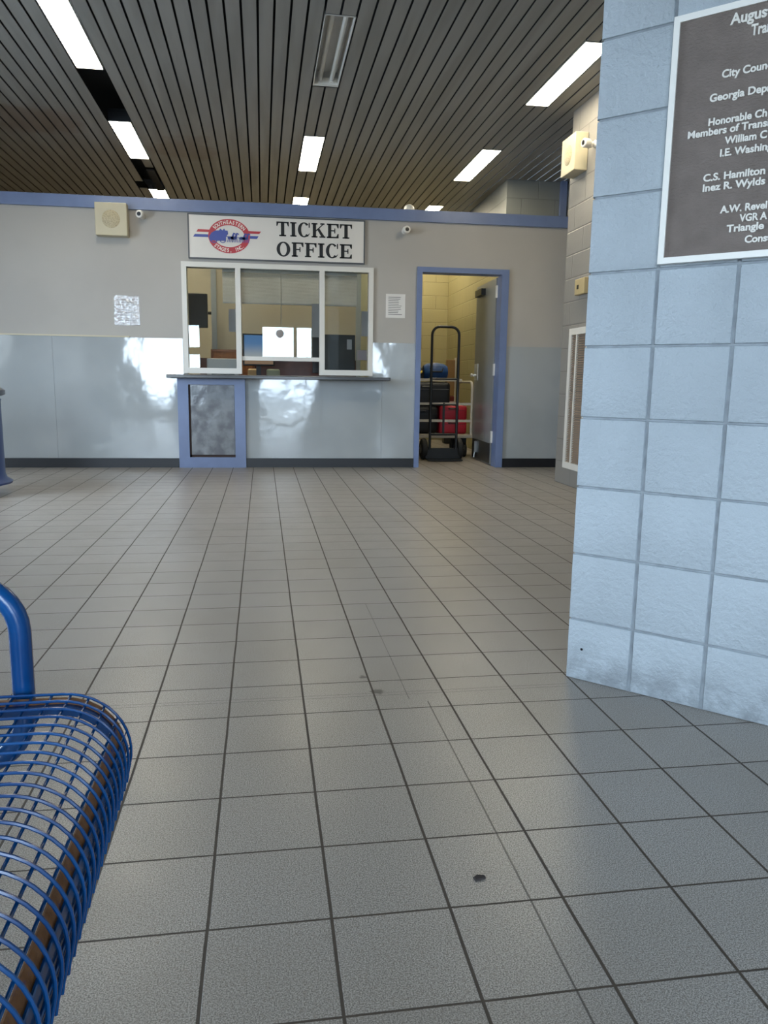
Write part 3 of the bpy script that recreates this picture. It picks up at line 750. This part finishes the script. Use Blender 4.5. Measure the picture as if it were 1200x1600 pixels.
struct(MB().box(-.72, .93, 9.52, 9.56, 0, 2.59).build('wall_office_rear', M_officepaint))
def desk_item(name, label, cat, x, y, sx_, sy_, sz, m, rz=0.0):
    o = tag(MB().box(-sx_ / 2, sx_ / 2, -sy_ / 2, sy_ / 2, 0, sz, r=min(sx_, sy_, sz) * .2).build(name, m), label, cat); o.location = (x, y, DT); o.rotation_euler.z = rz; return o
desk_item('file_box', 'tan card file box seen through the slot under the middle pane', 'box', -.28, 8.80, .12, .1, .17, mat('tan_card', (188, 160, 118), .7))
desk_item('file_box', 'greenish box beside the tan file box under the middle pane', 'box', -.06, 8.82, .15, .1, .17, mat('green_card', (136, 146, 128), .7))
desk_item('desk_telephone', 'black desk telephone right in the slot under the middle pane', 'telephone', .30, 8.62, .2, .2, .09, M_black, .2)
desk_item('stapler', 'dark stapler lying in the middle of the office desk', 'stapler', .12, 8.56, .15, .04, .05, M_darkmetal, .5)
for i in range(3): pass
desk_item('paper_stack', 'small paper stack on the desk before the black monitor', 'papers', .62, 8.50, .16, .06, .02, M_paper)

# ------------------------------------------------------------------ closet: hand truck and luggage cart
ht = thing('hand_truck', 'black tubular hand truck standing upright inside the open door', 'hand truck', (1.875, 8.72, 0))
hw = .155
loop = [(-hw, .0, .12)] + [(-hw, 0, z) for z in (.5, 1.0, 1.40)] + [(-hw + .09 + .09 * math.cos(a), 0, 1.42 + .09 * math.sin(a)) for a in [PI - PI / 2 * i / 6 for i in range(7)]] + [(hw - .09 + .09 * math.cos(a), 0, 1.42 + .09 * math.sin(a)) for a in [PI / 2 - PI / 2 * i / 6 for i in range(7)]] + [(hw, 0, z) for z in (1.40, 1.0, .5, .12)]
MB().tube(loop, .0155, 10).build('frame', M_darkmetal, ht, True)
MB().tube([(-hw, 0, .93), (hw, 0, .93)], .012).build('cross_bar', M_darkmetal, ht, True)
MB().tube([(-hw, 0, .30), (hw, 0, .30)], .014).box(-.012, .012, -.008, .008, .30, .66).tube([(-hw, 0, .64), (hw, 0, .64)], .012).build('cross_bar', M_darkmetal, ht, True)
MB().box(-.2, .2, -.17, .0, .012, .022).box(-.2, .2, -.008, .0, .02, .14).build('toe_plate', M_darkmetal, ht)
MB().tube([(-.28, .09, .125), (.28, .09, .125)], .012).tube([(-hw, 0, .16), (-hw, .09, .125)], .012).tube([(hw, 0, .16), (hw, .09, .125)], .012).build('axle', M_darkmetal, ht, True)
for sx in (-1, 1):
    q = Matrix.Translation((sx * .21, .09, .125)) @ Matrix.Rotation(PI / 2, 4, 'Y')
    wl = MB().lathe([(.05, -.034), (.095, -.036), (.118, -.024), (.125, 0), (.118, .024), (.095, .036), (.05, .034)], 24, q).build('wheel', M_rubber, ht, True)
    MB().lathe([(.01, -.038), (.052, -.036), (.052, .036), (.01, .038)], 18, q).build('hub', mat('hub_grey', (110, 108, 104), .4), wl, True)

lc = thing('luggage_cart', 'pale railed luggage cart loaded with bags inside the open door', 'cart', (1.85, 9.35, 0))
M_rail = mat('pale_rail', (200, 192, 178), .4)
CX0, CX1, CY0, CY1 = -.40, .435, -.30, .42
MB().box(CX0 - .02, CX1 + .02, CY0 - .02, CY1 + .02, .235, .275, r=.006).build('deck', mat('grey_deck', (176, 166, 150), .55), lc)
for x in (CX0, CX1):
    MB().tube([(x, CY0, .275), (x, CY0, .82)] + [(x, CY0 + .08 - .08 * math.cos(a), .82 + .08 * math.sin(a)) for a in [PI / 2 * i / 5 for i in range(1, 6)]] + [(x, CY1 - .08 + .08 * math.sin(a), .82 + .08 * math.cos(a)) for a in [PI / 2 * i / 5 for i in range(0, 6)]] + [(x, CY1, .275)], .016).build('side_hoop', M_rail, lc, True)
for z in (.44, .64):
    for y in (CY0, CY1):
        MB().box(CX0, CX1, y - .012, y + .012, z - .014, z + .014).build('rail', M_rail, lc)
MB().box(CX0, CX1 - .13, CY0 - .012, CY0 + .012, .905, .935).build('rail', M_rail, lc)
for x in (CX0 + .07, CX1 - .07):
    for y in (CY0 + .08, CY1 - .08):
        q = Matrix.Translation((x, y, .09)) @ Matrix.Rotation(PI / 2, 4, 'Y')
        wl = MB().lathe([(.02, -.03), (.075, -.03), (.09, -.018), (.09, .018), (.075, .03), (.02, .03)], 20, q).box(x - .035, x + .035, y - .01, y + .01, .09, .236).build('caster', M_rubber, lc, True)
def suitcase(label, x, y, z, w_, d_, h_, m, tilt=0.0, trim=None):
    o = thing('suitcase', label, 'suitcase', (x, y, z), tilt, 'luggage on the cart')
    MB().box(-w_ / 2, w_ / 2, -d_ / 2, d_ / 2, 0, h_, r=min(w_, d_, h_) * .16).build('shell', m, o, True)
    MB().tube([(-.06, -d_ / 2 + .005, h_ * .8), (-.055, -d_ / 2 - .02, h_ * .8), (.055, -d_ / 2 - .02, h_ * .8), (.06, -d_ / 2 + .005, h_ * .8)], .008).build('handle', trim or M_black, o, True)
    MB().box(-w_ / 2 + .02, w_ / 2 - .02, -d_ / 2 - .003, -d_ / 2 + .002, h_ * .68, h_ * .70).build('zip', trim or M_black, o)
    return o
M_bagblack = mat('black_nylon', (18, 19, 22), .55, bump=(150, .4, .002)); M_bagred = mat('red_nylon', (176, 26, 46), .5, bump=(150, .3, .002)); M_bagblue = mat('blue_nylon', (18, 66, 122), .55, bump=(60, .5, .006))
D = .2755
suitcase('red suitcase lying on the cart deck at the right', 2.098, 9.40, D, .34, .42, .165, M_bagred)
suitcase('red suitcase on top of the other red one below the middle rail', 2.098, 9.40, D + .1655, .34, .42, .174, M_bagred)
suitcase('black suitcase on the cart deck behind the hand truck', 1.69, 9.40, D, .45, .42, .34, M_bagblack)
suitcase('black suitcase with grey zip stacked below the blue duffel bag', 1.765, 9.40, D + .3405, .58, .42, .28, M_bagblack, trim=mat('grey_trim', (120, 116, 110), .5))
db = thing('duffel_bag', 'blue soft duffel bag topping the luggage pile', 'bag', (1.888, 9.36, D + .622))
MB().lathe([(.02, -.15), (.09, -.145), (.12, -.10), (.13, 0), (.12, .10), (.09, .145), (.02, .15)], 20, Matrix.Translation((0, 0, .114)) @ Matrix.Diagonal((1, 1, .88, 1)) @ Matrix.Rotation(PI / 2, 4, 'Y')).build('body', M_bagblue, db, True)
MB().tube([(-.08, -.10, .16), (-.06, -.135, .12), (.06, -.135, .12), (.08, -.10, .16)], .010).build('handle', M_bagblack, db, True)
MB().box(-.09, .05, -.142, -.105, .005, .045).build('tag', mat('cream_tag', (206, 190, 150), .6), db)
bp = thing('backpack', 'black backpack with a yellow strap at the left of the luggage pile', 'bag', (1.622, 9.36, D + .622))
MB().box(-.11, .11, -.16, .16, .0, .17, r=.05).build('body', M_bagblack, bp, True)
MB().tube([(-.08, -.165, .02), (-.02, -.168, .05), (.05, -.165, .10), (.08, -.15, .12)], .014).build('strap', mat('yellow_strap', (206, 180, 60), .5), bp, True)
fe = thing('cleaning_tool', 'tan and red upright cleaner standing by the closet corner', 'cleaner', (2.50, 11.2, 0))
MB().box(-.07, .05, -.05, .05, .7, 1.22, r=.01).build('panel', mat('tan_panel', (150, 118, 80), .6), fe)
MB().box(-.07, .05, -.06, .05, .35, .7, r=.02).build('tank', mat('dark_red', (110, 34, 34), .4), fe)
MB().box(.052, .075, -.02, .02, .0, 1.25).build('pole', M_white, fe)
MB().box(-.09, .08, -.08, .08, .0, .35, r=.02).build('foot', M_black, fe)

# ------------------------------------------------------------------ blue bin at the left edge
bi = thing('waste_bin', 'dark blue round metal bin with flared foot at the left edge', 'bin', (-2.36, 6.12, 0))
MB().lathe([(.20, .10), (.333, .085), (.338, .10), (.30, .125), (.288, .16), (.286, .70), (.292, .72)], 40).build('body', mat('bin_blue', (52, 74, 126), .4), bi, True)
MB().lathe([(.300, .745), (.322, .755), (.322, .785), (.30, .80), (.24, .83), (.02, .86)], 40).build('lid', mat('bin_lid', (96, 104, 118), .4), bi, True)
MB().lathe([(.14, 0), (.19, .0), (.19, .10), (.14, .10)], 24).build('foot', M_black, bi, True)
MB().lathe([(.283, .70), (.283, .76)], 32).build('rim', M_black, bi, True)

# ------------------------------------------------------------------ blue wire bench
bc = thing('wire_bench', 'blue coated wire mesh bench with tubular armrest at lower left', 'bench', (-.222, 1.112, 0), math.radians(2.1))
# seat profile (x outward = 0 at the front face), parametrised by arc length
R_, ZT, DEP = .092, .4355, .44
def prof(sv, off=0.0):
    """arc length sv from the rear of the flat top; off is the inset"""
    flat = DEP - R_
    if sv <= flat: return (-DEP + sv, ZT - off)
    a = (sv - flat) / R_
    if a <= PI / 2: return (-R_ + (R_ - off) * math.sin(a), ZT - R_ + (R_ - off) * math.cos(a))
    d_ = sv - flat - R_ * PI / 2; lean = .16 * min(1.0, d_ / .03)
    return (-off - d_ * lean, ZT - R_ - d_)
SL = DEP - R_ + R_ * PI / 2 + .052
LEN = 1.75; wr_ = .0021
mesh = MB(); n = 44
ss = [SL * i / n for i in range(n + 1)]
flat = DEP - R_
ss = [flat * i / 4 for i in range(4)] + [flat + (SL - flat) * i / 14 for i in range(15)]
y = -.006
while y > -LEN:
    mesh.tube([(prof(q)[0], y, prof(q)[1]) for q in ss], wr_, 6); y -= .0255
q = SL - .002
while q > 0:
    x, z = prof(q, .0035); mesh.tube([(x, 0, z), (x, -LEN, z)], wr_, 6); q -= .0262
mesh.build('seat_mesh', M_benchblue, bc, True)
# frame: bars under the mesh along the end and the front
def sweep_strip(b, svals, y0, y1, o0, o1):
    P = []
    for sv in svals:
        a, c_ = prof(sv, o0), prof(sv, o1)
        P += [(a[0], y0, a[1]), (a[0], y1, a[1]), (c_[0], y1, c_[1]), (c_[0], y0, c_[1])]
    F = []
    for i in range(len(svals) - 1):
        for j in range(4): F.append((i * 4 + j, i * 4 + (j + 1) % 4, i * 4 + 4 + (j + 1) % 4, i * 4 + 4 + j))
    F += [(0, 1, 2, 3), tuple((len(svals) - 1) * 4 + j for j in range(4))[::-1]]
    b.add(P, F)
rb = MB(); sweep_strip(rb, ss, -.020, -.003, .0062, .0092); rb.build('rusty_end_strap', M_rust, bc)
for a_, b_ in ((-.026, -.003), (-LEN + .003, -LEN + .026)):
    bb_ = MB(); sweep_strip(bb_, ss, a_, b_, .0094, .0245); bb_.build('end_frame', M_benchblue, bc)
fb = MB(); sweep_strip(fb, [flat + R_ * a for a in (1.06, 1.14, 1.22, 1.30)], -LEN, -.003, .0064, .0095); fb.build('rusty_front_bar', M_rust, bc)
fb2 = MB(); sweep_strip(fb2, [flat + R_ * 1.31, flat + R_ * 1.44, flat + R_ * 1.57, SL - .03, SL - .004], -LEN, -.003, .0064, .010); sweep_strip(fb2, [.0, .03], -LEN, -.003, .0064, .03); fb2.build('frame_rail', M_benchblue, bc)
# arm loops
def rr_loop(x0, x1, z0, z1, r, y):
    pts = []
    for cx, cz, a0 in ((x1 - r, z1 - r, PI / 2), (x1 - r, z0 + r, 0), (x0 + r, z0 + r, -PI / 2), (x0 + r, z1 - r, -PI)):
        pts += [(cx + r * math.cos(a0 - PI / 2 * i / 8), y, cz + r * math.sin(a0 - PI / 2 * i / 8)) for i in range(9)]
    return pts
for y in (.025, -LEN - .025):
    MB().tube(rr_loop(-.56, -.153, .318, .597, .075, y), .0155, 14, closed=True).build('arm_loop', M_benchblue, bc, True)
# rear rest and feet
bk = MB()
for i in range(15):
    t = i * .027; bk.tube([(-DEP - .05 - t * .3, 0, ZT + .06 + t), (-DEP - .05 - t * .3, -LEN, ZT + .06 + t)], wr_, 5)
y = -.006
while y > -LEN:
    bk.tube([(-DEP - .05, y, ZT + .06), (-DEP - .05 - .378 * .3, y, ZT + .06 + .378)], wr_, 5); y -= .051
bk.build('back_mesh', M_benchblue, bc, True)
for y in (-.3, -LEN + .3):
    lg_ = MB().tube([(-.38, y, ZT - .03), (-.38, y, .012)], .025, 12).tube([(-.42, y, ZT - .03), (-.50, y, ZT + .06), (-.60, y, ZT + .44)], .018, 10).box(-.43, -.12, y - .018, y + .018, ZT - .045, ZT - .012)
    lg_.build('leg', M_benchblue, bc, True)
    MB().box(-.50, -.24, y - .05, y + .05, 0, .012, r=.003).build('foot_plate', M_benchblue, bc)

# ------------------------------------------------------------------ litter on the floor
lt_ = tag(MB().add([(-.011, -.012, 0), (.014, -.004, 0), (.016, .004, 0), (-.004, .013, 0), (-.014, .004, 0), (-.009, -.009, .003), (.012, -.003, .003), (.012, .004, .004), (-.003, .010, .003), (-.011, .003, .003)],
    [(4, 3, 2, 1, 0), (5, 6, 7, 8, 9), (0, 1, 6, 5), (1, 2, 7, 6), (2, 3, 8, 7), (3, 4, 9, 8), (4, 0, 5, 9)]).build('leaf_scrap', mat('dark_scrap', (48, 42, 40), .8)), 'small dark scrap lying on the near floor tiles', 'litter')
lt_.location = (.353, 1.228, .0005); lt_.scale = (.8, .7, 1)
